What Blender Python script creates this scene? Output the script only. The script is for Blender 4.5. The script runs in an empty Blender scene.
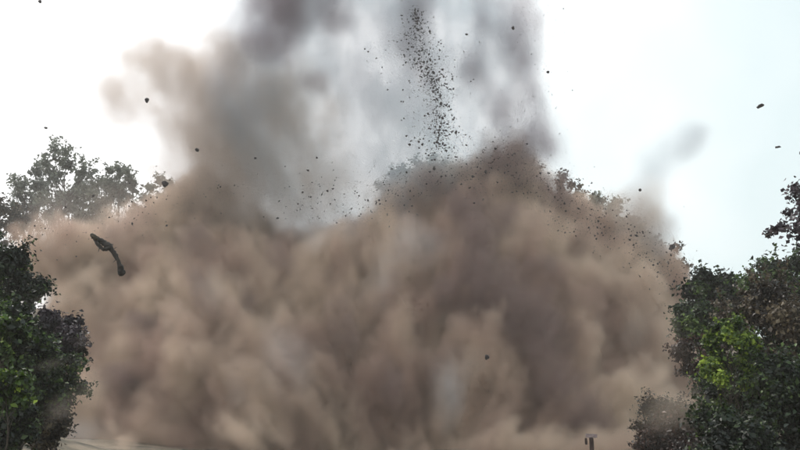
import bpy, bmesh, math, random
import numpy as np
from mathutils import Vector, Matrix, noise as mnoise

R = math.radians
sc = bpy.context.scene
C = sc.collection

# ---------------------------------------------------------------- camera, world, sun, exposure
EYE = 1.6
F = 778.0                      # focal length in photo pixels (800 wide)
HOR = 418.0                    # photo row of the horizon
TH = math.atan((HOR - 225) / F)
cam = bpy.data.cameras.new('camera')
cam.sensor_width = 36; cam.lens = 36 * F / 800
cam.clip_start = 0.1; cam.clip_end = 3000
co = bpy.data.objects.new('camera', cam); C.objects.link(co)
co.location = (0, 0, EYE); co.rotation_euler = (R(90) + TH, 0, 0)
sc.camera = co

world = bpy.data.worlds.new('World'); sc.world = world; world.use_nodes = True
nt = world.node_tree; nt.nodes.clear()
SUN_EL, SUN_AZ = R(52), R(-35)     # azimuth measured from +Y towards +X
sky = nt.nodes.new('ShaderNodeTexSky'); sky.sky_type = 'NISHITA'; sky.sun_disc = False
sky.sun_elevation = SUN_EL; sky.sun_rotation = SUN_AZ; sky.air_density = 1.0; sky.dust_density = 2.0
tc = nt.nodes.new('ShaderNodeTexCoord')
nz = nt.nodes.new('ShaderNodeTexNoise'); nz.inputs['Scale'].default_value = 1.6; nz.inputs['Detail'].default_value = 4
cr = nt.nodes.new('ShaderNodeValToRGB')
cr.color_ramp.elements[0].position = 0.35; cr.color_ramp.elements[0].color = (0.61, 0.705, 0.72, 1)
cr.color_ramp.elements[1].position = 0.65; cr.color_ramp.elements[1].color = (1.0, 1.0, 1.0, 1)
mul = nt.nodes.new('ShaderNodeVectorMath'); mul.operation = 'SCALE'; mul.inputs['Scale'].default_value = 12.6
mix = nt.nodes.new('ShaderNodeMix'); mix.data_type = 'RGBA'; mix.inputs[0].default_value = 0.94
bg = nt.nodes.new('ShaderNodeBackground'); bg.inputs['Strength'].default_value = 0.10
out = nt.nodes.new('ShaderNodeOutputWorld')
L = nt.links.new
L(tc.outputs['Generated'], nz.inputs['Vector']); sx = nt.nodes.new('ShaderNodeSeparateXYZ'); L(tc.outputs['Generated'], sx.inputs[0])
mx_ = nt.nodes.new('ShaderNodeMath'); mx_.operation = 'MULTIPLY_ADD'; mx_.inputs[1].default_value = -0.55   # the cloud layer is cooler and thinner to the east
L(sx.outputs[0], mx_.inputs[0]); L(nz.outputs['Fac'], mx_.inputs[2]); L(mx_.outputs[0], cr.inputs[0]); L(cr.outputs[0], mul.inputs[0])
L(sky.outputs[0], mix.inputs[6]); L(mul.outputs[0], mix.inputs[7]); L(mix.outputs[2], bg.inputs[0]); L(bg.outputs[0], out.inputs[0])

sl = bpy.data.lights.new('sun', 'SUN'); sl.energy = 1.5; sl.angle = R(10); sl.color = (1, 0.95, 0.88)
so = bpy.data.objects.new('sun', sl); C.objects.link(so)
sd = Vector((math.sin(SUN_AZ) * math.cos(SUN_EL), math.cos(SUN_AZ) * math.cos(SUN_EL), math.sin(SUN_EL)))
so.rotation_euler = sd.to_track_quat('Z', 'Y').to_euler(); so.location = sd * 100

sc.view_settings.view_transform = 'Standard'; sc.view_settings.look = 'None'
sc.view_settings.exposure = 0.2; sc.view_settings.gamma = 1
cy = sc.cycles
cy.use_denoising = True; cy.denoiser = 'OPENIMAGEDENOISE'
cy.volume_bounces = 2; cy.max_bounces = 5; cy.diffuse_bounces = 3; cy.transparent_max_bounces = 16
cy.volume_step_rate = 2.0; cy.volume_max_steps = 128
cy.use_adaptive_sampling = True; cy.adaptive_threshold = 0.04

# ---------------------------------------------------------------- helpers
def at(px, py, Y):
    """World point seen at photo pixel (px, py) at ground distance Y."""
    u, v = (px - 400) / F, (225 - py) / F
    d = Vector((u, math.cos(TH) - v * math.sin(TH), math.sin(TH) + v * math.cos(TH)))
    return Vector((0, 0, EYE)) + d * (Y / d.y)

def tag(o, label=None, cat=None, group=None, kind=None):
    if label: o['label'] = label
    if cat: o['category'] = cat
    if group: o['group'] = group
    if kind: o['kind'] = kind
    return o

def link(name, me, m=None, parent=None):
    o = bpy.data.objects.new(name, me); C.objects.link(o)
    if m is not None and me is not None: me.materials.append(m)
    if parent is not None: o.parent = parent
    return o

def pymesh(name, v, f, smooth=False):
    me = bpy.data.meshes.new(name)
    me.from_pydata([tuple(p) for p in v], [], [tuple(q) for q in f])
    if smooth: me.polygons.foreach_set('use_smooth', [True] * len(me.polygons))
    me.update()
    return me

# ---------------------------------------------------------------- dust and smoke as voxel grids
rng = np.random.default_rng(7)

def lattice_noise(shape, cells, rng):
    """Smooth value noise in [-1,1] on a grid, `cells` lattice cells per axis."""
    a = rng.uniform(-1, 1, [c + 2 for c in cells]).astype(np.float32)
    for ax, (n, c) in enumerate(zip(shape, cells)):
        t = np.linspace(0, c, n, endpoint=False)
        i = t.astype(int); w = (t - i); w = (w * w * (3 - 2 * w)).astype(np.float32)
        sh = [1, 1, 1]; sh[ax] = n
        a = np.take(a, i, axis=ax) * (1 - w.reshape(sh)) + np.take(a, i + 1, axis=ax) * w.reshape(sh)
    return a

def fbm(shape, size, scale, octs, rng, stretch=(1, 1, 1), gain=0.5):
    tot = 0; amp = 1.0; norm = 0
    for o in range(octs):
        cells = [max(1, int(round(s / (scale * k) * 2 ** o))) for s, k in zip(size, stretch)]
        tot = tot + amp * lattice_noise(shape, cells, rng); norm += amp; amp *= gain
    return tot / norm

def fan_noise(ax, scale, length, octs, rng, gain=.7, org=(1.5, 44.0, -9.0)):
    """Noise drawn out along rays that fan up from the charge under the ground: blast streaks."""
    X, Y, Z = ax[0][:, None, None] - org[0], ax[1][None, :, None] - org[1], ax[2][None, None, :] - org[2]
    r = np.sqrt(X * X + Y * Y + Z * Z); a = np.arctan2(X, Z) ; b = np.arctan2(Y, np.sqrt(X * X + Z * Z))
    R0, R1 = 5.0, 62.0; na, nb, nr = 420, 160, 170
    nz_ = fbm((na, nb, nr), (2.6 * 26, 2.0 * 26, R1 - R0), scale, octs, rng, stretch=(1, 1, length), gain=gain)
    i = np.clip(((a + 1.3) / 2.6 * na), 0, na - 1.001); j = np.clip((b + 1.0) / 2.0 * nb, 0, nb - 1).astype(int); k = np.clip((r - R0) / (R1 - R0) * nr, 0, nr - 1).astype(int)
    i0 = i.astype(int); w = (i - i0).astype(np.float32)
    return nz_[i0, j, k] * (1 - w) + nz_[np.minimum(i0 + 1, na - 1), j, k] * w

def grid_axes(lo, hi, vox):
    n = [int(round((b - a) / vox)) for a, b in zip(lo, hi)]
    ax = [(np.linspace(a, b, k, dtype=np.float32)) for a, b, k in zip(lo, hi, n)]
    return n, ax

def puff_field(ax, puffs, warp=None):
    """Signed inside distance (m) of a smooth union of ellipsoids; puffs are (px, py, Y, rpx, aspect_y, aspect_z)."""
    X, Y, Z = ax[0][:, None, None], ax[1][None, :, None], ax[2][None, None, :]
    if warp is not None: X, Y, Z = X + warp[0], Y + warp[1], Z + warp[2]
    f = None; k = 1.2
    for p in puffs:
        px, py, D, r = p[:4]; ay = p[4] if len(p) > 4 else 1.0; az = p[5] if len(p) > 5 else 1.0
        c = at(px, py, D); rm = r * D / F
        q = np.sqrt(((X - c.x) / rm) ** 2 + ((Y - c.y) / (rm * ay)) ** 2 + ((Z - c.z) / (rm * az)) ** 2)
        d = (1 - q) * rm
        f = d if f is None else np.maximum(f, d) + k * 0.25 * np.maximum(0, 1 - np.abs(f - d) / k) ** 2
    return f

def volume_object(name, lo, hi, dens, mat, core=None, core_mat=None):
    """One object whose geometry nodes fill a voxel volume from the stored density and, if asked, an inner dense core as a mesh."""
    n = dens.shape
    me = bpy.data.meshes.new(name)
    me.vertices.add(dens.size)
    xs = np.zeros(dens.size * 3, dtype=np.float32); xs[2::3] = -0.5
    me.vertices.foreach_set('co', xs)
    at_ = me.attributes.new('dens', 'FLOAT', 'POINT'); at_.data.foreach_set('value', np.ascontiguousarray(dens, dtype=np.float32).ravel())
    me.materials.append(core_mat if core_mat else mat)
    o = bpy.data.objects.new(name, me); C.objects.link(o)
    g = bpy.data.node_groups.new(name, 'GeometryNodeTree')
    g.interface.new_socket('Geometry', in_out='INPUT', socket_type='NodeSocketGeometry')
    g.interface.new_socket('Geometry', in_out='OUTPUT', socket_type='NodeSocketGeometry')
    N = g.nodes.new; K = g.links.new
    gi, go = N('NodeGroupInput'), N('NodeGroupOutput')
    pos = N('GeometryNodeInputPosition'); sep = N('ShaderNodeSeparateXYZ'); K(pos.outputs[0], sep.inputs[0])
    idx = None
    for a in range(3):
        s = N('ShaderNodeMath'); s.operation = 'SUBTRACT'; K(sep.outputs[a], s.inputs[0]); s.inputs[1].default_value = lo[a]
        m = N('ShaderNodeMath'); m.operation = 'MULTIPLY'; K(s.outputs[0], m.inputs[0]); m.inputs[1].default_value = (n[a] - 1) / (hi[a] - lo[a])
        r = N('ShaderNodeMath'); r.operation = 'ROUND'; K(m.outputs[0], r.inputs[0])
        if idx is None: idx = r
        else:
            ma = N('ShaderNodeMath'); ma.operation = 'MULTIPLY'; K(idx.outputs[0], ma.inputs[0]); ma.inputs[1].default_value = n[a]
            ad = N('ShaderNodeMath'); ad.operation = 'ADD'; K(ma.outputs[0], ad.inputs[0]); K(r.outputs[0], ad.inputs[1]); idx = ad
    # float index loses precision past 16.7 million cells: grids here stay below that
    na = N('GeometryNodeInputNamedAttribute'); na.data_type = 'FLOAT'; na.inputs['Name'].default_value = 'dens'
    si = N('GeometryNodeSampleIndex'); si.data_type = 'FLOAT'; si.domain = 'POINT'
    K(gi.outputs[0], si.inputs['Geometry']); K(na.outputs[0], si.inputs['Value']); K(idx.outputs[0], si.inputs['Index'])
    vc = N('GeometryNodeVolumeCube')
    K(si.outputs[0], vc.inputs['Density']); vc.inputs['Min'].default_value = lo; vc.inputs['Max'].default_value = hi
    for a, k in zip('XYZ', n): vc.inputs['Resolution ' + a].default_value = k
    sm = N('GeometryNodeSetMaterial'); sm.inputs['Material'].default_value = mat; K(vc.outputs[0], sm.inputs[0])
    last = sm
    if core is not None:
        vm = N('GeometryNodeVolumeToMesh'); vm.inputs['Threshold'].default_value = core
        K(vc.outputs[0], vm.inputs[0])
        ss = N('GeometryNodeSetShadeSmooth'); K(vm.outputs[0], ss.inputs[0])
        cm = N('GeometryNodeSetMaterial'); cm.inputs['Material'].default_value = core_mat; K(ss.outputs[0], cm.inputs[0])
        jn = N('GeometryNodeJoinGeometry'); K(cm.outputs[0], jn.inputs[0]); K(sm.outputs[0], jn.inputs[0]); last = jn
    K(last.outputs[0], go.inputs[0])
    md = o.modifiers.new('fill', 'NODES'); md.node_group = g
    return o

def vol_mat(name, color, dens, aniso=0.2, color2=None, scale=0.12, squash=(1, 1, 1)):
    m = bpy.data.materials.new(name); m.use_nodes = True
    t = m.node_tree; t.nodes.clear()
    o = t.nodes.new('ShaderNodeOutputMaterial'); pv = t.nodes.new('ShaderNodeVolumePrincipled')
    pv.inputs['Color'].default_value = (*color, 1); pv.inputs['Density'].default_value = dens; pv.inputs['Anisotropy'].default_value = aniso
    if color2:
        g = t.nodes.new('ShaderNodeNewGeometry'); mp = t.nodes.new('ShaderNodeVectorMath'); mp.operation = 'MULTIPLY'
        mp.inputs[1].default_value = squash
        nn = t.nodes.new('ShaderNodeTexNoise'); nn.inputs['Scale'].default_value = scale; nn.inputs['Detail'].default_value = 3
        rp = t.nodes.new('ShaderNodeValToRGB'); e = rp.color_ramp.elements
        e[0].position = .38; e[1].position = .62; e[0].color = (*color, 1); e[1].color = (*color2, 1)
        t.links.new(g.outputs['Position'], mp.inputs[0]); t.links.new(mp.outputs[0], nn.inputs['Vector'])
        t.links.new(nn.outputs['Fac'], rp.inputs[0]); t.links.new(rp.outputs[0], pv.inputs['Color'])
    t.links.new(pv.outputs[0], o.inputs['Volume'])
    return m

def core_material():
    m = bpy.data.materials.new('packed dust'); m.use_nodes = True
    t = m.node_tree; b = t.nodes['Principled BSDF']; b.inputs['Roughness'].default_value = 1; b.inputs['Specular IOR Level'].default_value = 0
    g = t.nodes.new('ShaderNodeNewGeometry')
    n = t.nodes.new('ShaderNodeTexNoise'); n.inputs['Scale'].default_value = 0.16; n.inputs['Detail'].default_value = 6
    r = t.nodes.new('ShaderNodeValToRGB'); e = r.color_ramp.elements
    e[0].position = .38; e[0].color = (0.14, 0.088, 0.066, 1); e[1].position = .62; e[1].color = (0.40, 0.295, 0.21, 1)
    t.links.new(g.outputs['Position'], n.inputs['Vector']); t.links.new(n.outputs['Fac'], r.inputs[0]); t.links.new(r.outputs[0], b.inputs['Base Color'])
    return m


def close_borders(d):
    for a in range(3):
        q = [slice(None)] * 3; q[a] = 0; d[tuple(q)] = 0; q[a] = -1; d[tuple(q)] = 0
    return d

LO, HI = (-34, 28, -1.0), (25, 64, 30)
n, ax = grid_axes(LO, HI, 0.2)
size = [b - a for a, b in zip(LO, HI)]
warp = [2.2 * fbm(n, size, 8, 3, rng, stretch=(1, 1, 2.2)) for _ in range(3)]
brown = [  # px, py, distance, radius px, depth aspect, height aspect
 (30,258,50,46),(70,262,50,54),(95,262,51,56),(150,262,52,66),(85,310,48,60),(215,235,53,72),(240,234,54,58),(290,278,52,76),(225,330,50,120,.8),(120,360,48,86,.8),
 (330,330,50,120,.8),(300,420,50,150,.8),(150,440,46,105,.8),(428,214,54,52),(440,270,52,95),(495,212,53,58,1,1.15),(550,248,52,56),(345,295,53,54),
 (430,360,50,120,.8),(530,320,51,125,.8),(600,285,52,70),(650,292,51,54),(625,350,50,90,.8),(560,420,50,130,.8),(650,420,49,90,.8),(430,450,50,150,.8),(70,440,46,70),
 (100,380,46,56,.8,1.6),(170,350,46,70,.7,1.7),(240,340,45,75,.7,1.9),(325,352,45,72,.7,1.7),(400,350,45,75,.7,1.8),(470,350,45,75,.7,1.8),(540,345,45,75,.7,1.9),(610,360,46,65,.7,1.7),(655,385,46,46,.8,1.5),
 (200,425,43,75,.8,1.5),(300,425,42,75,.9,1.6),(400,425,42,75,.9,1.6),(500,425,42,75,.9,1.6),(590,425,42,70,.9,1.5),(110,430,43,55,.9,1.3),(120,440,44,60),(230,440,44,80),(340,440,44,80),(450,440,44,80),(560,440,44,80),(640,430,44,60),(260,450,36,40,1,.7),(350,450,36,40,1,.7),(440,450,36,40,1,.7),(530,450,36,40,1,.7),(610,450,36,40,1,.7),(60,446,31,32,1,.6),(110,446,31,36,1,.6),(165,448,31,36,1,.6)]
f = puff_field(ax, brown, warp)
f = f + 1.3 * fbm(n, size, 3.8, 5, rng, stretch=(1, 1, 1.5), gain=0.72) + 1.9 * fan_noise(ax, 2.6, 4.5, 4, rng) + 1.3 * fbm(n, size, 1.3, 3, rng, stretch=(1, 1, 1.3), gain=.75) - 0.4
dens = np.clip(f / 3.0, 0, 1)
m_ = np.clip(1 + 1.5 * fbm(n, size, 3.0, 3, rng, stretch=(1, 1, 2.4), gain=.6), 0.25, 2)
dens = np.clip(np.where(dens < .75, dens * (m_ * (1 - dens / .75) + dens / .75), dens), 0, 1)
dens = close_borders(dens)
dust = volume_object('dust_cloud', LO, HI, dens, vol_mat('brown dust', (0.905, 0.74, 0.605), 3.4, 0.1, (0.62, 0.455, 0.385), .30, (1, 1, .55)), 0.82, core_material())
tag(dust, 'huge billowing brown dust cloud thrown up from the ground between the wooded banks', 'dust cloud', kind='stuff')
print('core faces', len(dust.evaluated_get(bpy.context.evaluated_depsgraph_get()).data.polygons))

# darker earth thrown out in jets in front of and above the brown cloud
LO, HI = (-18, 34, 1.0), (14, 54, 22)
n, ax = grid_axes(LO, HI, 0.22)
size = [b - a for a, b in zip(LO, HI)]
warp = [1.3 * fbm(n, size, 5, 4, rng) for _ in range(3)]
jets = [(490,150,49,14,1,1.6),(520,140,49,10,1,1.8),(430,170,48,16),(410,185,48,14),(500,168,49,22),(520,180,49,24),(478,190,48,24),(470,215,45,26),(475,245,43,28),(484,280,41.5,28),(505,302,41,26),(520,225,45,20),(540,265,43,16),(525,318,41,20),(545,325,41,16),(535,350,40,22),(555,385,38.6,26),(580,420,38,24),
 (560,205,49,22),(200,245,45,14,1,2.2),(196,300,42.5,14,1,2.2),(345,320,41,16,1,1.8),(290,265,44,14,1,1.8),(270,400,41,22,1,1.5),(245,300,42,14,1,1.6),(580,215,49,12),(545,190,49,14),(570,300,43,20,1,.5),(450,300,42,16,1.5,.8),(380,380,40,14,1,2),(620,250,48,14,1,.8),(150,330,44,26,1,.6),(130,385,42,24,1,.6),(200,210,49,14,1,1.5)]
f = puff_field(ax, jets, warp) + .8 * fbm(n, size, 1.8, 4, rng, gain=.72) + 1.2 * fan_noise(ax, 1.5, 5, 3, rng)
dens = close_borders(np.clip((f + .2) / 1.8, 0, 1))
jet = volume_object('dark_earth_jet', LO, HI, dens, vol_mat('dark earth', (0.36, 0.265, 0.245), 1.5, 0.0))
tag(jet, 'dark brown streaks of earth bursting through the front of the dust cloud', 'earth jet', kind='stuff')

# grey smoke, its thin wisps and the pale veil on the left
LO, HI = (-26, 42, 6), (23, 62, 42)
n, ax = grid_axes(LO, HI, 0.22)
size = [b - a for a, b in zip(LO, HI)]
warp = [1.6 * fbm(n, size, 7, 3, rng) for _ in range(3)]
streak = .35 * fbm(n, size, 3.2, 5, rng, stretch=(1, 1, 3.2), gain=.72) + .85 * fan_noise(ax, 2.6, 5, 4, rng)
lump = fbm(n, size, 7, 4, rng, stretch=(1, 1, 1.3), gain=.6)
body = [(250,130,54,50),(290,40,53,66),(290,120,53,80),(350,50,53,80),(390,150,52,84),(330,190,53,74),(420,50,54,84),
 (475,55,54,66),(505,120,54,50),(500,50,54,44),(460,150,54,74),(520,110,54,34,1,1.3),(540,160,54,28),(300,170,53,60),(300,-50,54,80),(400,-70,54,100),(475,-60,54,66),(400,-190,54,120)]
dark = [(280,40,50,28),(308,78,50,22),(330,15,50,24),(425,20,51,26,1,2),(432,75,51,16,1,1.6),(528,20,51,18,1,2.6),(530,85,51,18,1,2.2),(525,135,51,18,1,1.6),(505,165,51,16),(505,110,51,26,1,1.4),(285,0,50,34),(520,150,51,14,1,1.5),(545,150,51,16),(480,70,51,18,1,2),(490,20,51,16,1,2),(515,60,51,20,1,2.5),(535,130,51,18,1,1.8),(424,62,47,9,1,2.2),(438,110,47,9,1,2.4)]
f = puff_field(ax, body, warp) + 1.8 * streak
fine = fbm(n, size, 1.5, 4, rng, stretch=(1, 1, 1.5), gain=.8)
dens = np.clip((f + 1.0) / 1.8, 0, 1) * np.clip(0.72 + 1.9 * streak + 1.0 * lump + 1.8 * fine, 0.26, 2.6)
fd = puff_field(ax, dark, warp) + 1.2 * lump
mauve = close_borders(np.clip((fd + .3) / 2.0, 0, 1) * np.clip(.9 + 1.4 * fine + .8 * streak, .1, 2.2))
wisp = [(640,205,50,14,1,1.5),(655,170,50,18),(672,155,50,12),(680,152,50,10),(690,140,50,9),(697,130,50,6),(645,190,50,12,1,1.8),(668,222,50,12),(650,240,50,18)]
fw = puff_field(ax, wisp, [w * .6 for w in warp]) + .8 * fbm(n, size, 2, 3, rng)
dens = dens + 2.4 * np.clip((fw + .3) / 1.6, 0, 1) + 3.5 * np.clip(puff_field(ax, [(680,154,49,8,1,1.2),(687,145,49,9,1,1.3),(694,136,49,8,1,1.3),(700,129,49,5,1,1.3)], [w * .5 for w in warp]) / .8 + .3 * fine, 0, 1)
veil = [(60,215,48,60),(130,215,48,60),(180,200,50,40)]
dens = dens + 0.10 * np.clip((puff_field(ax, veil, warp)) / 4, 0, 1)
dens = close_borders(dens)
smk = volume_object('smoke_plume', LO, HI, dens, vol_mat('grey smoke', (0.66, 0.665, 0.71), 0.19, 0.2, (0.70, 0.80, 0.86), 0.10))
ms = volume_object('mauve_smoke', LO, HI, mauve, vol_mat('mauve smoke', (0.48, 0.40, 0.44), 0.85, 0.1))
tag(ms, 'darker mauve-brown smoke streaks inside the tall column, upper left and along its right edge', 'smoke', kind='stuff')
tag(smk, 'tall translucent grey smoke column rising above the brown dust', 'smoke', kind='stuff')

LO, HI = (-24, 44, 8), (20, 60, 28)
n, ax = grid_axes(LO, HI, 0.25)
size = [b - a for a, b in zip(LO, HI)]
warp = [1.5 * fbm(n, size, 5, 3, rng) for _ in range(3)]
tan = [(140,50,51,22),(150,80,51,30),(140,95,51,20),(228,75,51,24,1,1.6),(175,120,51,26,1,1.2),(190,160,51,22,1,1.6),(330,140,50,26,1,1.6),(290,120,50,30,1,1.6),(206,150,50,16,1,3),(228,120,50,14,1,3),(262,150,50,14,1,3),(215,80,51,26,1,1.4),(142,62,52,30),(150,75,50,26),(640,232,49,18,1,1.5),(652,215,49,12,1,1.8),(148,90,52,30),(158,45,52,24),(185,90,52,30),(145,65,52,26,.8),(165,55,52,24),(190,62,52,22),(142,95,52,28,.8),(180,100,52,36),(215,85,52,36),(235,60,52,32),(215,130,52,40),(212,170,51,36,1,1.3),(205,205,51,30),(255,110,52,36),(650,235,51,16,1,1.4),(625,215,51,16),(250,165,51,40),(310,185,51,44),(270,110,51,30),(240,190,51,44),(240,110,51,36),(285,190,51,34),(390,205,51,30),(450,190,51,30)]
fan = fan_noise(ax, 2.2, 5, 4, rng)
f = puff_field(ax, tan, warp) + .3 + 1.0 * fbm(n, size, 3, 4, rng, stretch=(1, 1, 1.4), gain=.7) + 1.1 * fan
dens = np.clip((f + .6) / 2.2, 0, 1) * np.clip(.8 + .9 * fbm(n, size, 1.8, 4, rng, gain=.75) + 1.5 * fan, .12, 2.2)
veil = [(60,222,49,50,.6),(110,222,49,50,.6),(160,205,50,40,.6),(590,225,50,34,.6),(630,240,50,34,.6),(505,185,50,40,.5),(430,180,50,34,.5)]
dens = dens + .16 * np.clip(puff_field(ax, veil, warp) / 2 + .5 * fan, 0, 1)
ts = volume_object('tan_smoke', LO, HI, close_borders(dens), vol_mat('tan smoke', (0.70, 0.595, 0.525), 0.55, 0.2))
tag(ts, 'thin tan smoke lobe hanging in the white sky left of the grey column', 'smoke', kind='stuff')

LO, HI = (-20, 24, 0.2), (16, 48, 18)
n, ax = grid_axes(LO, HI, 0.25)
size = [b - a for a, b in zip(LO, HI)]
warp = [1.2 * fbm(n, size, 4, 3, rng) for _ in range(3)]
pale = [(440,400,36,26,1,1.3),(460,375,36,20),(400,250,41,20,1,1.5),(395,290,40,18,1,1.4),(460,325,40,14),(280,360,36,26,1,1.5),(320,240,42,14,1,1.5),(70,440,29,30,1,.5),(40,440,27,26,1,.5),(430,245,43,26,1,1.3),(350,215,45,22,1,1.6),(330,195,45,18),(375,195,45,16),(292,205,45,20,1,1.4),(245,205,45,14,1,1.5),(315,235,44,14,1,1.5),(415,250,43,16,1,1.4),(640,330,40,16,1,1.5),(215,300,41,14,1,2),(235,385,38,20,1,1.6)]
f = puff_field(ax, pale, warp) + .9 * fbm(n, size, 2, 4, rng, stretch=(1, 1, 1.5), gain=.72)
dens = close_borders(np.clip((f + .2) / 2.6, 0, 1) ** 1.3 * np.clip(.8 + 1.0 * fbm(n, size, 1.6, 4, rng, gain=.75) + 1.4 * fan_noise(ax, 2, 4, 3, rng), 0, 2.2))
ps = volume_object('pale_smoke', LO, HI, dens, vol_mat('pale smoke', (0.95, 0.905, 0.895), 0.65, 0.1))
tag(ps, 'pale grey smoke puffs drifting across the front of the brown dust', 'smoke', kind='stuff')

# thin dust drifting across the near bushes
def near_dust(lo, hi, puffs, k, label, seed_col):
    n, ax = grid_axes(lo, hi, 0.09); size = [b - a for a, b in zip(lo, hi)]
    warp = [.5 * fbm(n, size, 2, 3, rng) for _ in range(3)]
    f = puff_field(ax, puffs, warp) + .35 * fbm(n, size, .9, 4, rng, stretch=(2.2, 1, 1), gain=.7)
    o = volume_object('dust_wisp', lo, hi, close_borders(np.clip(f / .7, 0, 1) ** 1.2), vol_mat('drifting dust', seed_col, k, 0.1))
    tag(o, label, 'dust', kind='stuff')
near_dust((-9, 12, .3), (-2.5, 18, 6), [(85,285,15,16,1,.6),(60,300,14,20,1,.35),(88,345,14.5,14,1,.5),(50,372,13.5,22,1,.3),(95,400,14.5,26,1,.7),(60,425,13.5,22,1,.5)], .75, 'thin brown dust drifting over the right edge of the left bushes', (.86, .74, .65))
near_dust((3, 13, .3), (9, 20, 5), [(672,330,18,16,1,1.6),(668,380,18,18,1,1),(690,402,17,22,1,.5),(665,425,17,26,1,.8),(712,415,16,16,1,.4)], .4, 'tan dust spilling over the reddish brush at the foot of the right bank', (.88, .76, .64))

# ---------------------------------------------------------------- ground
def sstep(t): t = max(0.0, min(1.0, t)); return t * t * (3 - 2 * t)
def height(x, y):
    h = 4.2 * sstep((abs(x + .5) - 5.5) / 14) * sstep((y - 4) / 12) * (1 - .85 * sstep((y - 21) / 12))
    h += 13 * sstep((y - 58) / 30) * (0.75 + 0.25 * sstep((-x) / 40))
    h += 0.35 * mnoise.noise(Vector((x * .12, y * .12, 0))) * min(1, y / 10 if y > 0 else 0)
    return h

def soil():
    m = bpy.data.materials.new('soil'); m.use_nodes = True
    t = m.node_tree; b = t.nodes['Principled BSDF']; b.inputs['Roughness'].default_value = .95
    g = t.nodes.new('ShaderNodeNewGeometry'); n_ = t.nodes.new('ShaderNodeTexNoise'); n_.inputs['Scale'].default_value = .9; n_.inputs['Detail'].default_value = 10
    r = t.nodes.new('ShaderNodeValToRGB'); e = r.color_ramp.elements
    e[0].position = .35; e[0].color = (.05, .045, .03, 1); e[1].position = .65; e[1].color = (.24, .19, .14, 1)
    bp = t.nodes.new('ShaderNodeBump'); bp.inputs['Strength'].default_value = .6; bp.inputs['Distance'].default_value = .1
    t.links.new(g.outputs['Position'], n_.inputs['Vector']); t.links.new(n_.outputs['Fac'], r.inputs[0]); t.links.new(r.outputs[0], b.inputs['Base Color'])
    t.links.new(n_.outputs['Fac'], bp.inputs['Height']); t.links.new(bp.outputs[0], b.inputs['Normal'])
    return m
xs = sorted(set([-170, -140, -100] + [x for x in range(-70, 71, 1)] + [100, 140, 170]))
ys = sorted(set([-55, -20] + list(range(-6, 110, 1)) + [130, 170, 200]))
V = [(x, y, height(x, y)) for y in ys for x in xs]
W = len(xs)
Fc = [(j * W + i, j * W + i + 1, (j + 1) * W + i + 1, (j + 1) * W + i) for j in range(len(ys) - 1) for i in range(W - 1)]
gr = link('ground', pymesh('ground', V, Fc, True), soil()); tag(gr, kind='structure')

# ---------------------------------------------------------------- haze
hm = bpy.data.materials.new('haze'); hm.use_nodes = True; t = hm.node_tree; t.nodes.clear()
ho = t.nodes.new('ShaderNodeOutputMaterial'); hv = t.nodes.new('ShaderNodeVolumePrincipled')
hv.inputs['Color'].default_value = (1, .97, .93, 1); hv.inputs['Density'].default_value = .0012
t.links.new(hv.outputs[0], ho.inputs['Volume'])
a, b, c0, d0, z0, z1 = -175, 175, -60, 205, -2, 46
hz = link('haze', pymesh('haze', [(a,c0,z0),(b,c0,z0),(b,d0,z0),(a,d0,z0),(a,c0,z1),(b,c0,z1),(b,d0,z1),(a,d0,z1)],
  [(0,3,2,1),(4,5,6,7),(0,1,5,4),(1,2,6,5),(2,3,7,6),(3,0,4,7)]), hm); tag(hz, kind='stuff')

# ---------------------------------------------------------------- plants
def leaf_mat(name, c1, c2, c3, sat=.35):
    """Leaf colour runs c1 -> c2 -> c3 with each leaf's own tone."""
    m = bpy.data.materials.new(name); m.use_nodes = True
    t = m.node_tree; b = t.nodes['Principled BSDF']; b.inputs['Roughness'].default_value = .42
    b.inputs['Specular IOR Level'].default_value = .45
    a = t.nodes.new('ShaderNodeAttribute'); a.attribute_name = 'tone'
    r = t.nodes.new('ShaderNodeValToRGB'); e = r.color_ramp.elements
    e[0].position = 0; e[0].color = (*c1, 1); e[1].position = 1; e[1].color = (*c3, 1); k = e.new(.55); k.color = (*c2, 1)
    tr = t.nodes.new('ShaderNodeBsdfTranslucent'); mx = t.nodes.new('ShaderNodeMixShader'); mx.inputs[0].default_value = sat
    t.links.new(a.outputs['Fac'], r.inputs[0]); t.links.new(r.outputs[0], b.inputs['Base Color']); t.links.new(r.outputs[0], tr.inputs[0])
    t.links.new(b.outputs[0], mx.inputs[1]); t.links.new(tr.outputs[0], mx.inputs[2]); t.links.new(mx.outputs[0], t.nodes['Material Output'].inputs[0])
    return m
def plain(name, c, rough=.9, scale=8, c2=None):
    m = bpy.data.materials.new(name); m.use_nodes = True
    t = m.node_tree; b = t.nodes['Principled BSDF']; b.inputs['Roughness'].default_value = rough
    tcn = t.nodes.new('ShaderNodeTexCoord'); n_ = t.nodes.new('ShaderNodeTexNoise'); n_.inputs['Scale'].default_value = scale; n_.inputs['Detail'].default_value = 6
    r = t.nodes.new('ShaderNodeValToRGB'); e = r.color_ramp.elements
    e[0].position = .35; e[0].color = (*c, 1); e[1].position = .65; e[1].color = (*(c2 or [k * 1.8 for k in c]), 1)
    bp = t.nodes.new('ShaderNodeBump'); bp.inputs['Strength'].default_value = .5; bp.inputs['Distance'].default_value = .03
    t.links.new(tcn.outputs['Object'], n_.inputs['Vector']); t.links.new(n_.outputs['Fac'], r.inputs[0]); t.links.new(r.outputs[0], b.inputs['Base Color'])
    t.links.new(n_.outputs['Fac'], bp.inputs['Height']); t.links.new(bp.outputs[0], b.inputs['Normal'])
    return m
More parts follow.
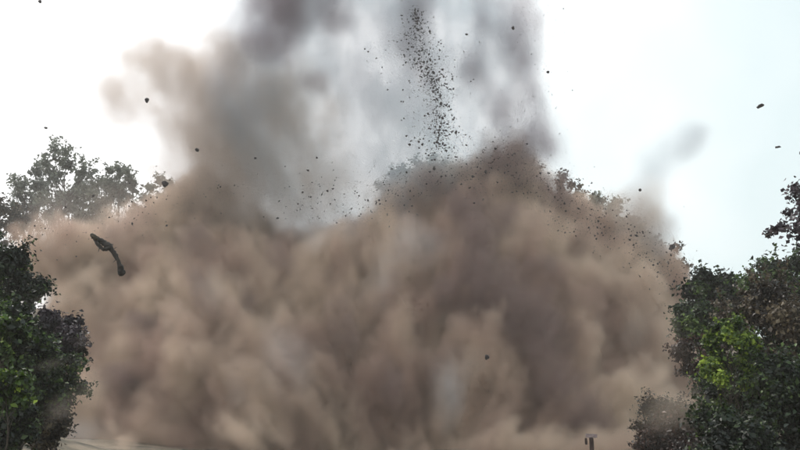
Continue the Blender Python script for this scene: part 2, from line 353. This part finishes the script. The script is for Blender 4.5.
M = dict(  # near-black low ends and lifted tops put foliage shade and highlights into the colour
 dark=leaf_mat('dark leaves', (.004,.008,.005), (.018,.034,.015), (.11,.18,.045)),
 mid=leaf_mat('mid leaves', (.006,.012,.006), (.03,.058,.018), (.20,.30,.07)),
 bright=leaf_mat('bright leaves', (.008,.018,.006), (.07,.13,.022), (.42,.55,.08)),
 olive=leaf_mat('olive leaves', (.010,.008,.007), (.055,.040,.028), (.21,.17,.11)),
 purple=leaf_mat('purplish leaves', (.010,.008,.012), (.035,.026,.036), (.17,.14,.16)),
 rust=leaf_mat('rusty leaves', (.014,.008,.007), (.06,.032,.026), (.18,.10,.075)),
 grey=leaf_mat('grey green leaves', (.085,.095,.08), (.16,.18,.145), (.26,.28,.22)),
 bark=plain('bark', (.035,.028,.022)))

def leaf_mesh(name, P, Nn, S, tone, rs):
    """One folded leaf (two quads sharing a midrib) per point."""
    k = len(P)
    a = rs.normal(size=(k, 3)); a -= Nn * (a * Nn).sum(1, keepdims=True); a /= np.linalg.norm(a, axis=1, keepdims=True) + 1e-9
    b = np.cross(Nn, a); S = S[:, None]
    w = .34
    base = P - a * S * .5; tip = P + a * S * .5 - Nn * S * .12
    l = P + b * S * w + Nn * S * .12 - a * S * .05; r = P - b * S * w + Nn * S * .12 - a * S * .05
    v = np.stack([base, l, tip, r], 1).reshape(-1, 3).astype(np.float32)
    me = bpy.data.meshes.new(name)
    me.vertices.add(4 * k); me.vertices.foreach_set('co', v.ravel())
    o4 = np.arange(k)[:, None] * 4
    idx = np.concatenate([o4 + [0, 2, 1], o4 + [0, 3, 2]], 1).reshape(-1).astype(np.int32)
    me.loops.add(6 * k); me.loops.foreach_set('vertex_index', idx)
    me.polygons.add(2 * k); me.polygons.foreach_set('loop_start', np.arange(2 * k, dtype=np.int32) * 3)
    me.update(calc_edges=True)
    t = me.attributes.new('tone', 'FLOAT', 'FACE'); t.data.foreach_set('value', np.repeat(np.clip(tone, 0, 1), 2).astype(np.float32))
    return me

def tube(v, f, pts, rad, ns=6):
    b0 = len(v); pts = [Vector(p) for p in pts]
    up = Vector((.3, .9, .2)).normalized()
    for i, p in enumerate(pts):
        d = (pts[min(i + 1, len(pts) - 1)] - pts[max(i - 1, 0)]).normalized()
        s_ = d.cross(up); s_ = s_.normalized() if s_.length > 1e-4 else Vector((1, 0, 0)); u = s_.cross(d)
        for q in range(ns):
            a = 2 * math.pi * q / ns; v.append(p + (s_ * math.cos(a) + u * math.sin(a)) * rad[i])
    for i in range(len(pts) - 1):
        for q in range(ns):
            f.append((b0 + i * ns + q, b0 + i * ns + (q + 1) % ns, b0 + (i + 1) * ns + (q + 1) % ns, b0 + (i + 1) * ns + q))
    f.append(tuple(b0 + q for q in range(ns))[::-1]); f.append(tuple(b0 + (len(pts) - 1) * ns + q for q in range(ns)))

def wob(a, b, k, amt, rd):
    a, b = Vector(a), Vector(b); L_ = (b - a).length
    return [a.lerp(b, i / k) + (Vector((rd.uniform(-1, 1), rd.uniform(-1, 1), rd.uniform(-1, 1))) * amt * L_ if 0 < i < k else Vector()) for i in range(k + 1)]

def plant(kind, px, py, Y, rpx, mat, label, cat, seed, az=1.0, n_leaf=9000, leaf=.10, clumps=26, bark='bark', group=None, spread=.33, tone0=.35, name_leaf='crown', stem='trunk', fill=1.0):
    """A shrub or tree whose crown is centred where the photo shows it and whose trunk stands on the terrain."""
    rd = random.Random(seed); rs = np.random.default_rng(seed)
    if Y < 30: leaf *= .82; n_leaf = int(n_leaf * 1.35)
    c = at(px, py, Y); r = rpx * Y / F
    gz = height(c.x, Y) - .1
    root = bpy.data.objects.new(kind, None); C.objects.link(root); root.location = (c.x, Y, gz)
    tag(root, label, cat, group)
    cz = c.z - gz; rz = r * az
    cc = []
    while len(cc) < clumps:
        d = rs.uniform(-1, 1, 3); q = np.linalg.norm(d)
        if q > 1 or q < .35: continue
        cc.append(np.array([d[0] * r, d[1] * r, cz + d[2] * rz]))
    cc = np.array([p for p in cc if p[2] > .15]); kk = len(cc)
    cr_ = r * spread * rs.uniform(.55, 1.25, kk); ct = rs.uniform(-.45, .45, kk)
    w_ = cr_ ** 2; pick = rs.choice(kk, n_leaf, p=w_ / w_.sum())
    d = rs.normal(size=(n_leaf, 3)); d /= np.linalg.norm(d, axis=1, keepdims=True)
    rr = cr_[pick] * (rs.uniform(0, 1, n_leaf) ** .6) * np.exp(.38 * rs.normal(size=n_leaf))
    P = cc[pick] + d * rr[:, None] * np.array([1, 1, .8])
    ok = P[:, 2] > .02
    P, d, pick = P[ok], d[ok], pick[ok]
    Nn = d + rs.normal(size=P.shape) * .7 + np.array([0, 0, .5]); Nn /= np.linalg.norm(Nn, axis=1, keepdims=True)
    tone = tone0 + ct[pick] + rs.normal(size=len(P)) * .24
    S = leaf * np.clip(np.exp(.38 * rs.normal(size=len(P))), .4, 1.9)
    # sprigs standing out of the crown: leaves strung along thin shoots
    ks = int(clumps * 3.2); sp = []
    for _ in range(ks):
        j = rs.integers(kk); dd = cc[j] - np.array([0, 0, cz - rz * .4]); dd = dd / (np.linalg.norm(dd) + 1e-6) + rs.normal(size=3) * .45; dd /= np.linalg.norm(dd)
        L_ = cr_[j] * rs.uniform(1.1, 2.6); m0 = max(5, int(L_ / (leaf * .35)))
        sp.append((cc[j], dd, L_)); tt = np.linspace(.3, 1, m0)[:, None]
        Q = cc[j] + dd * L_ * tt + rs.normal(size=(m0, 3)) * leaf * .45 - np.array([0, 0, 1]) * tt ** 2 * L_ * .15
        q_ = Q[:, 2] > .02; Q = Q[q_]; nn_ = rs.normal(size=Q.shape) + np.array([0, 0, .8]); nn_ /= np.linalg.norm(nn_, axis=1, keepdims=True)
        P = np.concatenate([P, Q]); Nn = np.concatenate([Nn, nn_]); tone = np.concatenate([tone, tone0 + .12 + rs.normal(size=len(Q)) * .2]); S = np.concatenate([S, leaf * rs.uniform(.6, 1.4, len(Q))])
    link(name_leaf, leaf_mesh(name_leaf, P, Nn, S, tone, rs), M[mat], root)
    v, f = [], []
    r0 = max(.02, r * .055)
    top = Vector((0, 0, max(cz - rz * .2, .4)))
    pts = wob((0, 0, 0), top, 5, .06, rd); tube(v, f, pts, [r0 * (1 - .12 * i) for i in range(6)], 7)
    link(stem, pymesh(stem, v, f, True), M[bark], root)
    v, f = [], []
    for p in cc:
        s0 = pts[rd.randint(2, 5)]; tube(v, f, wob(s0, p, 4, .08, rd), [r0 * .42, r0 * .32, r0 * .24, r0 * .16, r0 * .08], 5)
        for _ in range(3):
            e = Vector(p) + Vector((rd.gauss(0, 1), rd.gauss(0, 1), rd.gauss(.3, 1))) * r * spread * .7
            tube(v, f, wob(p, e, 3, .1, rd), [r0 * .1, r0 * .08, r0 * .06, r0 * .03], 4)
    for p, dd, L_ in sp:
        tube(v, f, [Vector(p), Vector(p + dd * L_ * .5 - np.array([0, 0, .04 * L_])), Vector(p + dd * L_ - np.array([0, 0, .15 * L_]))], [r0 * .1, r0 * .07, r0 * .03], 4)
    link('branches', pymesh('branches', v, f, True), M[bark], root)
    return root

# trees on the far rim
far = [(66,190,74,38,'grey','tallest grey-green tree on the far rim, left of the smoke'),
 (34,200,76,28,'grey','low tree at the left end of the far rim'),
 (120,182,75,17,'grey','narrow upright tree poking above the dust right of the tallest rim tree'),
 (97,202,77,28,'grey','bushy rim tree between the tall tree and the narrow one'),
 (168,202,74,22,'grey','thin pale tree half lost in dust beside the smoke column'),
 (0,215,73,26,'olive','brownish tree on the far rim cut by the left edge'),
 (146,214,76,15,'grey','round rim tree veiled by dust below the gap of sky'),
 (600,222,70,24,'grey','rim tree with its round top just above the dust on the right'),
 (630,243,71,26,'olive','rim tree half buried in dust right of the round-topped one'),
 (568,205,72,26,'olive','rim tree behind the dust right of the dark dust peak'),
 (512,182,70,30,'olive','tall rim tree whose twiggy top shows through the dark dust peak'),
 (435,182,70,26,'grey','rim tree showing at the foot of the debris fountain'),
 (400,190,71,22,'grey','rim tree left of the debris fountain'),
 (662,272,68,28,'olive','low rim tree where the dust meets the right bank')]
for i, (px, py, Y, r, mt, lab) in enumerate(far):
    plant('far_tree', px, py, Y, r, mt, lab, 'tree', 100 + i, az=1.15, n_leaf=2600, leaf=.30, clumps=38, group='trees on the far rim', spread=.22, tone0=.45)

# right bank
G = 'bushes on the right bank'
plant('tree', 716,308,26,33,'dark','dark round-topped tree at the left end of the right bank','tree',1,n_leaf=14000,leaf=.16,clumps=34,tone0=.4)
plant('tree', 788,300,24,40,'dark','dark tree rising against the sky at the right edge','tree',2,n_leaf=15000,leaf=.15,clumps=36,tone0=.5)
plant('bush', 776,338,18,50,'olive','dull olive-brown bush under the dark tree at the right edge','bush',3,n_leaf=16000,leaf=.10,clumps=52,group=G,tone0=.45,spread=.26)
plant('bush', 731,362,14.2,24,'bright','bright yellow-green bush in the middle of the right bank','bush',4,n_leaf=6500,leaf=.08,clumps=26,tone0=.42,group=G,az=1.75,spread=.25)
plant('bush', 697,360,23,22,'rust','small rusty-brown bush at the foot of the dust on the right','bush',5,n_leaf=5000,leaf=.12,clumps=18,group=G)
plant('bush', 790,415,14,52,'dark','dark leafy bush filling the lower right corner','bush',6,n_leaf=15000,leaf=.09,clumps=40,group=G,tone0=.4)
plant('bush', 742,418,15,38,'mid','mid-green bush below the bright yellow-green one','bush',7,n_leaf=12000,leaf=.09,clumps=30,group=G)
plant('bush', 700,440,20,38,'rust','low dark reddish brush at the bottom beside the dust','bush',8,n_leaf=13000,leaf=.10,clumps=34,group=G,tone0=.1,az=.8)
plant('bush', 704,330,24,26,'mid','green bush just below the round-topped tree','bush',9,n_leaf=8000,leaf=.13,clumps=24,group=G)
plant('bush', 740,455,12,45,'dark','shadowy bush at the bottom edge of the right bank','bush',10,n_leaf=12000,leaf=.08,clumps=30,group=G)
# left bank
G = 'bushes on the left bank'
plant('bush', -2,276,17,30,'dark','dark bush highest on the left edge','bush',11,n_leaf=13000,leaf=.10,clumps=34,group=G,tone0=.25)
plant('bush', 46,335,18,34,'purple','dark purplish bush leaning out into the dust on the left','bush',12,n_leaf=5200,leaf=.12,clumps=26,group=G,az=.7,spread=.26,tone0=.45)
plant('bush', 10,350,15,40,'dark','big dark bush at the left edge with green tips','bush',13,n_leaf=11000,leaf=.09,clumps=44,group=G,tone0=.42,spread=.24)
plant('bush', 2,335,13,22,'bright','bright green leafy spray on the left edge, upper of two','bush',14,n_leaf=1500,leaf=.12,clumps=14,group=G,tone0=.28)
plant('bush', 6,390,12,20,'bright','bright green leafy spray on the left edge, lower of two','bush',15,n_leaf=1400,leaf=.11,clumps=14,group=G,tone0=.28)
plant('bush', 60,372,19,26,'mid','dusty mid-green bush low on the left, nearest the cloud','bush',16,n_leaf=3800,leaf=.11,clumps=24,group=G)
plant('bush', 8,420,14,28,'dark','dark low bush in the lower left corner','bush',17,n_leaf=10000,leaf=.09,clumps=28,group=G)

# low scrub that closes the banks down to the soil
scrub = [(655,446,24,18,'rust','reddish scrub tuft lowest and leftmost on the right bank'),(665,425,25,24,'olive','olive scrub tuft at the foot of the dust on the right bank'),
 (722,390,20,30,'dark','dark scrub between the yellow-green bush and the reddish brush'),(768,385,17,32,'olive','olive scrub in the middle of the right bank'),(795,350,18,30,'dark','dark scrub at the right edge above the corner bush')]
for i, (px, py, Y, r, mt, lab) in enumerate(scrub):
    plant('bush', px, py, Y, r, mt, lab, 'bush', 40 + i, n_leaf=8000, leaf=.10, clumps=30, group='bushes on the right bank', tone0=.3, spread=.36)
scrub = [(26,292,19,18,'dark','small dark bush just behind the top left bush'),(52,405,18,20,'olive','olive dusty scrub low on the left bank'),(30,385,16,30,'dark','dark scrub between the two leafy sprays and the cloud')]
scrub += [(46,432,17,17,'olive','low olive scrub at the bottom edge beside the pale ground'),(62,345,20,22,'olive','dusty olive scrub outermost on the left, touching the dust')]
for i, (px, py, Y, r, mt, lab) in enumerate(scrub):
    plant('bush', px, py, Y, r, mt, lab, 'bush', 60 + i, n_leaf=4500, leaf=.10, clumps=24, group='bushes on the left bank', tone0=.3, spread=.36)

# leaning tree outside the right edge whose branch reaches into the picture
rd = random.Random(5); rs = np.random.default_rng(5)
Yb = 16.0; base = at(905, 300, Yb); gz = height(base.x, Yb) - .1
root = bpy.data.objects.new('overhanging_tree', None); C.objects.link(root); root.location = (base.x, Yb, gz); o0 = Vector(root.location)
tag(root, 'dark leafy branch reaching in over the right edge against the white sky', 'tree')
v, f = [], []; topb = at(890, 60, Yb) - o0
tube(v, f, wob((0, 0, 0), topb, 8, .02, rd), [.20, .18, .17, .15, .14, .12, .10, .08, .06], 9); link('trunk', pymesh('trunk', v, f, True), M['bark'], root)
v, f = [], []; P = []
ends = [(797,192,11),(800,232,15),(768,234,4.5),(776,229,5),(788,214,5),(783,226,5),(803,205,9),(812,215,16),(840,190,26),(860,150,34),(880,90,40),(850,240,26),(920,120,40),(925,200,34)]
stem = [at(885, 250, Yb) - o0, at(840, 232, Yb) - o0, at(806, 222, Yb) - o0, at(786, 228, Yb) - o0, at(766, 236, Yb) - o0]
v2, f2 = [], []; tube(v2, f2, [topb * .62] + stem, [.07, .05, .03, .016, .01, .005], 6); link('limb', pymesh('limb', v2, f2, True), M['bark'], root)
for px, py, r in ends:
    e = at(px, py, Yb + rd.uniform(-.5, .5)) - o0; near = min(stem + [topb * k for k in (.6, .75, .9)], key=lambda q: (q - e).length)
    v, f = [], []; tube(v, f, wob(near, e, 3, .06, rd), [.015, .012, .009, .004], 5); link('twig', pymesh('twig', v, f, True), M['bark'], root)
    m0 = int(7 * r * r ** .25); q = rs.normal(size=(m0, 3)) * .5 * r * Yb / F; P.append(np.array(e) + q)
P = np.concatenate(P); Nn = rs.normal(size=P.shape); Nn /= np.linalg.norm(Nn, axis=1, keepdims=True)
link('crown', leaf_mesh('crown', P, Nn, rs.uniform(.07, .14, len(P)), rs.uniform(.2, 1, len(P)), rs), M['purple'], root)

# ---------------------------------------------------------------- things thrown into the air
wood = plain('wet root wood', (.005, .0035, .003), .8, 14, (.022, .014, .009))
pale_wood = plain('split wood', (.02, .017, .009), .8, 20, (.07, .055, .03))
clay = plain('thrown earth', (.014, .011, .012), .95, 10, (.045, .035, .036))
D = 20.0; K = D / 38
o0 = at(107, 255, D)
root = bpy.data.objects.new('torn_root', None); C.objects.link(root); root.location = o0
tag(root, 'dark curved piece of torn root tumbling in front of the tan dust on the left', 'root')
def P2(px, py, dy=0): return at(px, py, D + dy * K) - o0
rd = random.Random(9)
def sweep(pts, rad, sub=5):
    o_, r_ = [], []
    for i in range(len(pts) - 1):
        p0, p1, p2, p3 = pts[max(i-1,0)], pts[i], pts[i+1], pts[min(i+2,len(pts)-1)]
        for k in range(sub):
            t_ = k / sub
            o_.append(.5 * ((2*p1) + (p2-p0)*t_ + (2*p0-5*p1+4*p2-p3)*t_*t_ + (3*p1-p0-3*p2+p3)*t_**3) + Vector((rd.gauss(0,1),rd.gauss(0,1),rd.gauss(0,1))) * .012 * K)
            r_.append((rad[i]*(1-t_) + rad[i+1]*t_) * rd.uniform(.76, 1.24) * K)
    return o_ + [pts[-1]], r_ + [rad[-1] * K]
v, f = [], []
p_, r_ = sweep([P2(92,235.5), P2(97,239,.1), P2(103,242.5,.2), P2(109,247,.1), P2(114.5,254), P2(118.5,262,-.1), P2(121,269,-.1), P2(121.8,273)], [.12,.15,.14,.17,.11,.10,.15,.18])
tube(v, f, p_, r_, 9); link('root_stem', pymesh('root_stem', v, f, True), wood, root)
v, f = [], []
p_, r_ = sweep([P2(94,238), P2(97,243,-.1), P2(101,247.5,-.15), P2(105.5,249.5,-.15), P2(109.5,247.5,-.05)], [.06,.08,.09,.10,.08])
tube(v, f, p_, r_, 8); link('root_fork', pymesh('root_fork', v, f, True), wood, root)
v, f = [], []
p_, r_ = sweep([P2(91,234.5), P2(94,236.5,-.08), P2(98,239.6,-.05)], [.09,.12,.06]); tube(v, f, p_, r_, 8)
link('split_end', pymesh('split_end', v, f, True), pale_wood, root)
bm = bmesh.new(); bmesh.ops.create_icosphere(bm, subdivisions=3, radius=.17 * K)
for q in bm.verts: q.co *= 1 + .35 * mnoise.noise(q.co * 17); q.co.z *= 1.15
me = bpy.data.meshes.new('earth_clump'); bm.to_mesh(me); bm.free(); me.polygons.foreach_set('use_smooth', [True]*len(me.polygons))
ec = link('earth_clump', me, wood, root); ec.location = P2(121.3, 271.5)
for k, (a_, b_) in enumerate([((112,250),(117,247)),((117,259),(113,263)),((121,270),(125,274)),((121,271),(119,277)),((100,248),(98,252))]):
    v, f = [], []; tube(v, f, wob(P2(*a_), P2(*b_, -.1), 4, .12, rd), [.025 * K,.02 * K,.015 * K,.01 * K,.004 * K], 5); link('rootlet', pymesh('rootlet', v, f, True), wood, root)

def chunk_mesh(name, r, seed, stretch=(1,1,1), sub=2):
    bm = bmesh.new(); bmesh.ops.create_icosphere(bm, subdivisions=sub, radius=r)
    off = Vector((seed * 3.1, seed * 1.7, 0))
    for q in bm.verts:
        q.co *= 1 + .55 * mnoise.noise(q.co / r * 1.1 + off) + .2 * mnoise.noise(q.co / r * 3 + off)
        q.co = Vector((q.co.x * stretch[0], q.co.y * stretch[1], q.co.z * stretch[2]))
    me = bpy.data.meshes.new(name); bm.to_mesh(me); bm.free(); return me
clods = [(147,100,40,2.0,(1,1,1.3),0,'small dark clod high in front of the left smoke lobe'),
 (40,1.5,40,1.6,(1,1,1),0,'tiny clod at the very top left of the sky'),
 (760,106,40,2.4,(1.6,1,.7),.1,'flat dark clod high in the right sky'),
 (778,147,40,1.8,(1.8,1,.6),.1,'thin dark clod in the right sky above the overhanging branch'),
 (672,247,42,3.0,(1.9,1,.6),.6,'larger grey-brown clod flying just off the right slope of the dust'),
 (165,184,42,2.6,(1,1,1.1),.3,'brown lump beside the thin pale rim tree'),
 (197,150,42,1.9,(1,1,1),0,'small reddish clod between the left lobe and the dust'),
 (46,128,41,1.2,(1.4,1,1),0,'tiny clod in the white sky above the left rim trees'),
 (672,432,24,1.6,(1,1,1),0,'small dark clod falling past the brush at lower right'),
 (513,28,42,1.6,(1,1,1.2),0,'tiny clod in the smoke near the top right of the column'),
 (487,357,34,1.9,(1,1,1.2),0,'small dark clod in front of the middle of the dust'),
 (548,72,42,1.4,(1,1,1),0,'tiny clod by the sharp right edge of the smoke'),
 (640,190,42,1.4,(1,1,1),0,'tiny clod inside the faint wisp on the right')]
for i, (px, py, Y, r, st, tilt, lab) in enumerate(clods):
    o = link('earth_clod', chunk_mesh('earth_clod', r * Y / F, i + 3, st, 3), clay); o.location = at(px, py, Y); o.rotation_euler = (0, tilt, i)
    tag(o, lab, 'clod', 'earth clods flying through the air')

def spray(name, pts, sizes, label, seed):
    """Countless small fragments as one mesh of irregular tetra- and octahedral chips."""
    rs = np.random.default_rng(seed); v, f = [], []
    base = [(1,0,0),(-1,0,0),(0,1,0),(0,-1,0),(0,0,1),(0,0,-1)]; tri = [(0,2,4),(2,1,4),(1,3,4),(3,0,4),(2,0,5),(1,2,5),(3,1,5),(0,3,5)]
    for p, s_ in zip(pts, sizes):
        b0 = len(v); k = rs.uniform(.5, 1.4, 6); st = rs.uniform(.6, 1.6, 3); q = Matrix.Rotation(rs.uniform(0, 6.28), 3, Vector(rs.normal(size=3)))
        for w_, e in zip(k, base): v.append(p + q @ Vector((e[0]*st[0], e[1]*st[1], e[2]*st[2])) * float(s_ * w_))
        f += [tuple(b0 + j for j in t_) for t_ in tri]
    o = link(name, pymesh(name, v, f), clay); tag(o, label, kind='stuff'); return o
rd = random.Random(21); pts, sz = [], []
line = [(416,10),(418,40),(424,62),(434,82),(438,105),(441,130),(440,150)]
for _ in range(2400):
    t_ = rd.random() * (len(line) - 1); i = int(t_); w_ = t_ - i
    x = line[i][0]*(1-w_) + line[i+1][0]*w_; y = line[i][1]*(1-w_) + line[i+1][1]*w_
    wd = (3 + 6 * (t_ / 6) + (5 if .8 < t_ < 2 else 0)) * rd.choice((.5, 1, 1, 1.7, 3.2)); pts.append(at(x + rd.gauss(0, wd), y + rd.gauss(0, 5), 45 + rd.gauss(0, 2))); sz.append(min(.075, .013 * math.exp(abs(rd.gauss(0, .85)))))
spray('debris_fountain', pts, sz, 'dark fragments shooting up through the middle of the smoke column', 1)
pts, sz = [], []
edge = [(30,215),(130,200),(200,175),(300,190),(380,190),(420,165),(470,158),(510,150),(550,185),(590,205),(640,235),(685,275)]
for _ in range(4200):
    t_ = rd.random() * (len(edge) - 1); i = int(t_); w_ = t_ - i
    if i < 3 and rd.random() < .6: continue
    if rd.random() < .16:   # finer grit carried up along the right edge of the column
        pts.append(at(rd.gauss(535, 20), rd.uniform(0, 190), 45 + rd.gauss(0, 3))); sz.append(min(.06, .01 * math.exp(abs(rd.gauss(0, .6))))); continue
    x = edge[i][0]*(1-w_) + edge[i+1][0]*w_; y = edge[i][1]*(1-w_) + edge[i+1][1]*w_
    pts.append(at(x + rd.gauss(0, 14), y + 10 + rd.gauss(0, 16), 44 + rd.gauss(0, 2.5))); sz.append(min(.07, .011 * math.exp(abs(rd.gauss(0, .8)))))
spray('debris_spray', pts, sz, 'small fragments of earth and twig scattered along the top edge of the dust', 2)

# ---------------------------------------------------------------- marker post in the foreground
Yp = 11.0; b = at(591, 450, Yp); gz = height(b.x, Yp)
root = bpy.data.objects.new('marker_post', None); C.objects.link(root); root.location = (b.x, Yp, gz - .05)
tag(root, 'dark upright post with a pale crosspiece at the bottom edge in front of the dust', 'post')
h_ = at(592, 434, Yp).z - gz + .05
postm = plain('old post wood', (.03, .018, .016), .85, 12, (.07, .045, .04)); capm = plain('pale board', (.16, .12, .12), .8, 18, (.30, .24, .24))
def bevbox(name, sx, sy, z0, z1, x0, mm, tilt=0):
    bm = bmesh.new(); bmesh.ops.create_cube(bm, size=1)
    for q in bm.verts: q.co = Vector((q.co.x * sx + x0, q.co.y * sy, (z0 + z1) / 2 + q.co.z * (z1 - z0)))
    bmesh.ops.bevel(bm, geom=bm.edges[:], offset=.006, segments=2, affect='EDGES'); me = bpy.data.meshes.new(name); bm.to_mesh(me); bm.free()
    o = link(name, me, mm, root); o.rotation_euler = (0, tilt, 0); return o
bevbox('upright', .052, .05, 0, h_ - .05, .012, postm, .0)
bevbox('crosspiece', .15, .055, h_ - .05, h_, -.02, capm, .03)
bevbox('brace', .03, .03, h_ - .14, h_ - .052, -.06, postm, .0)
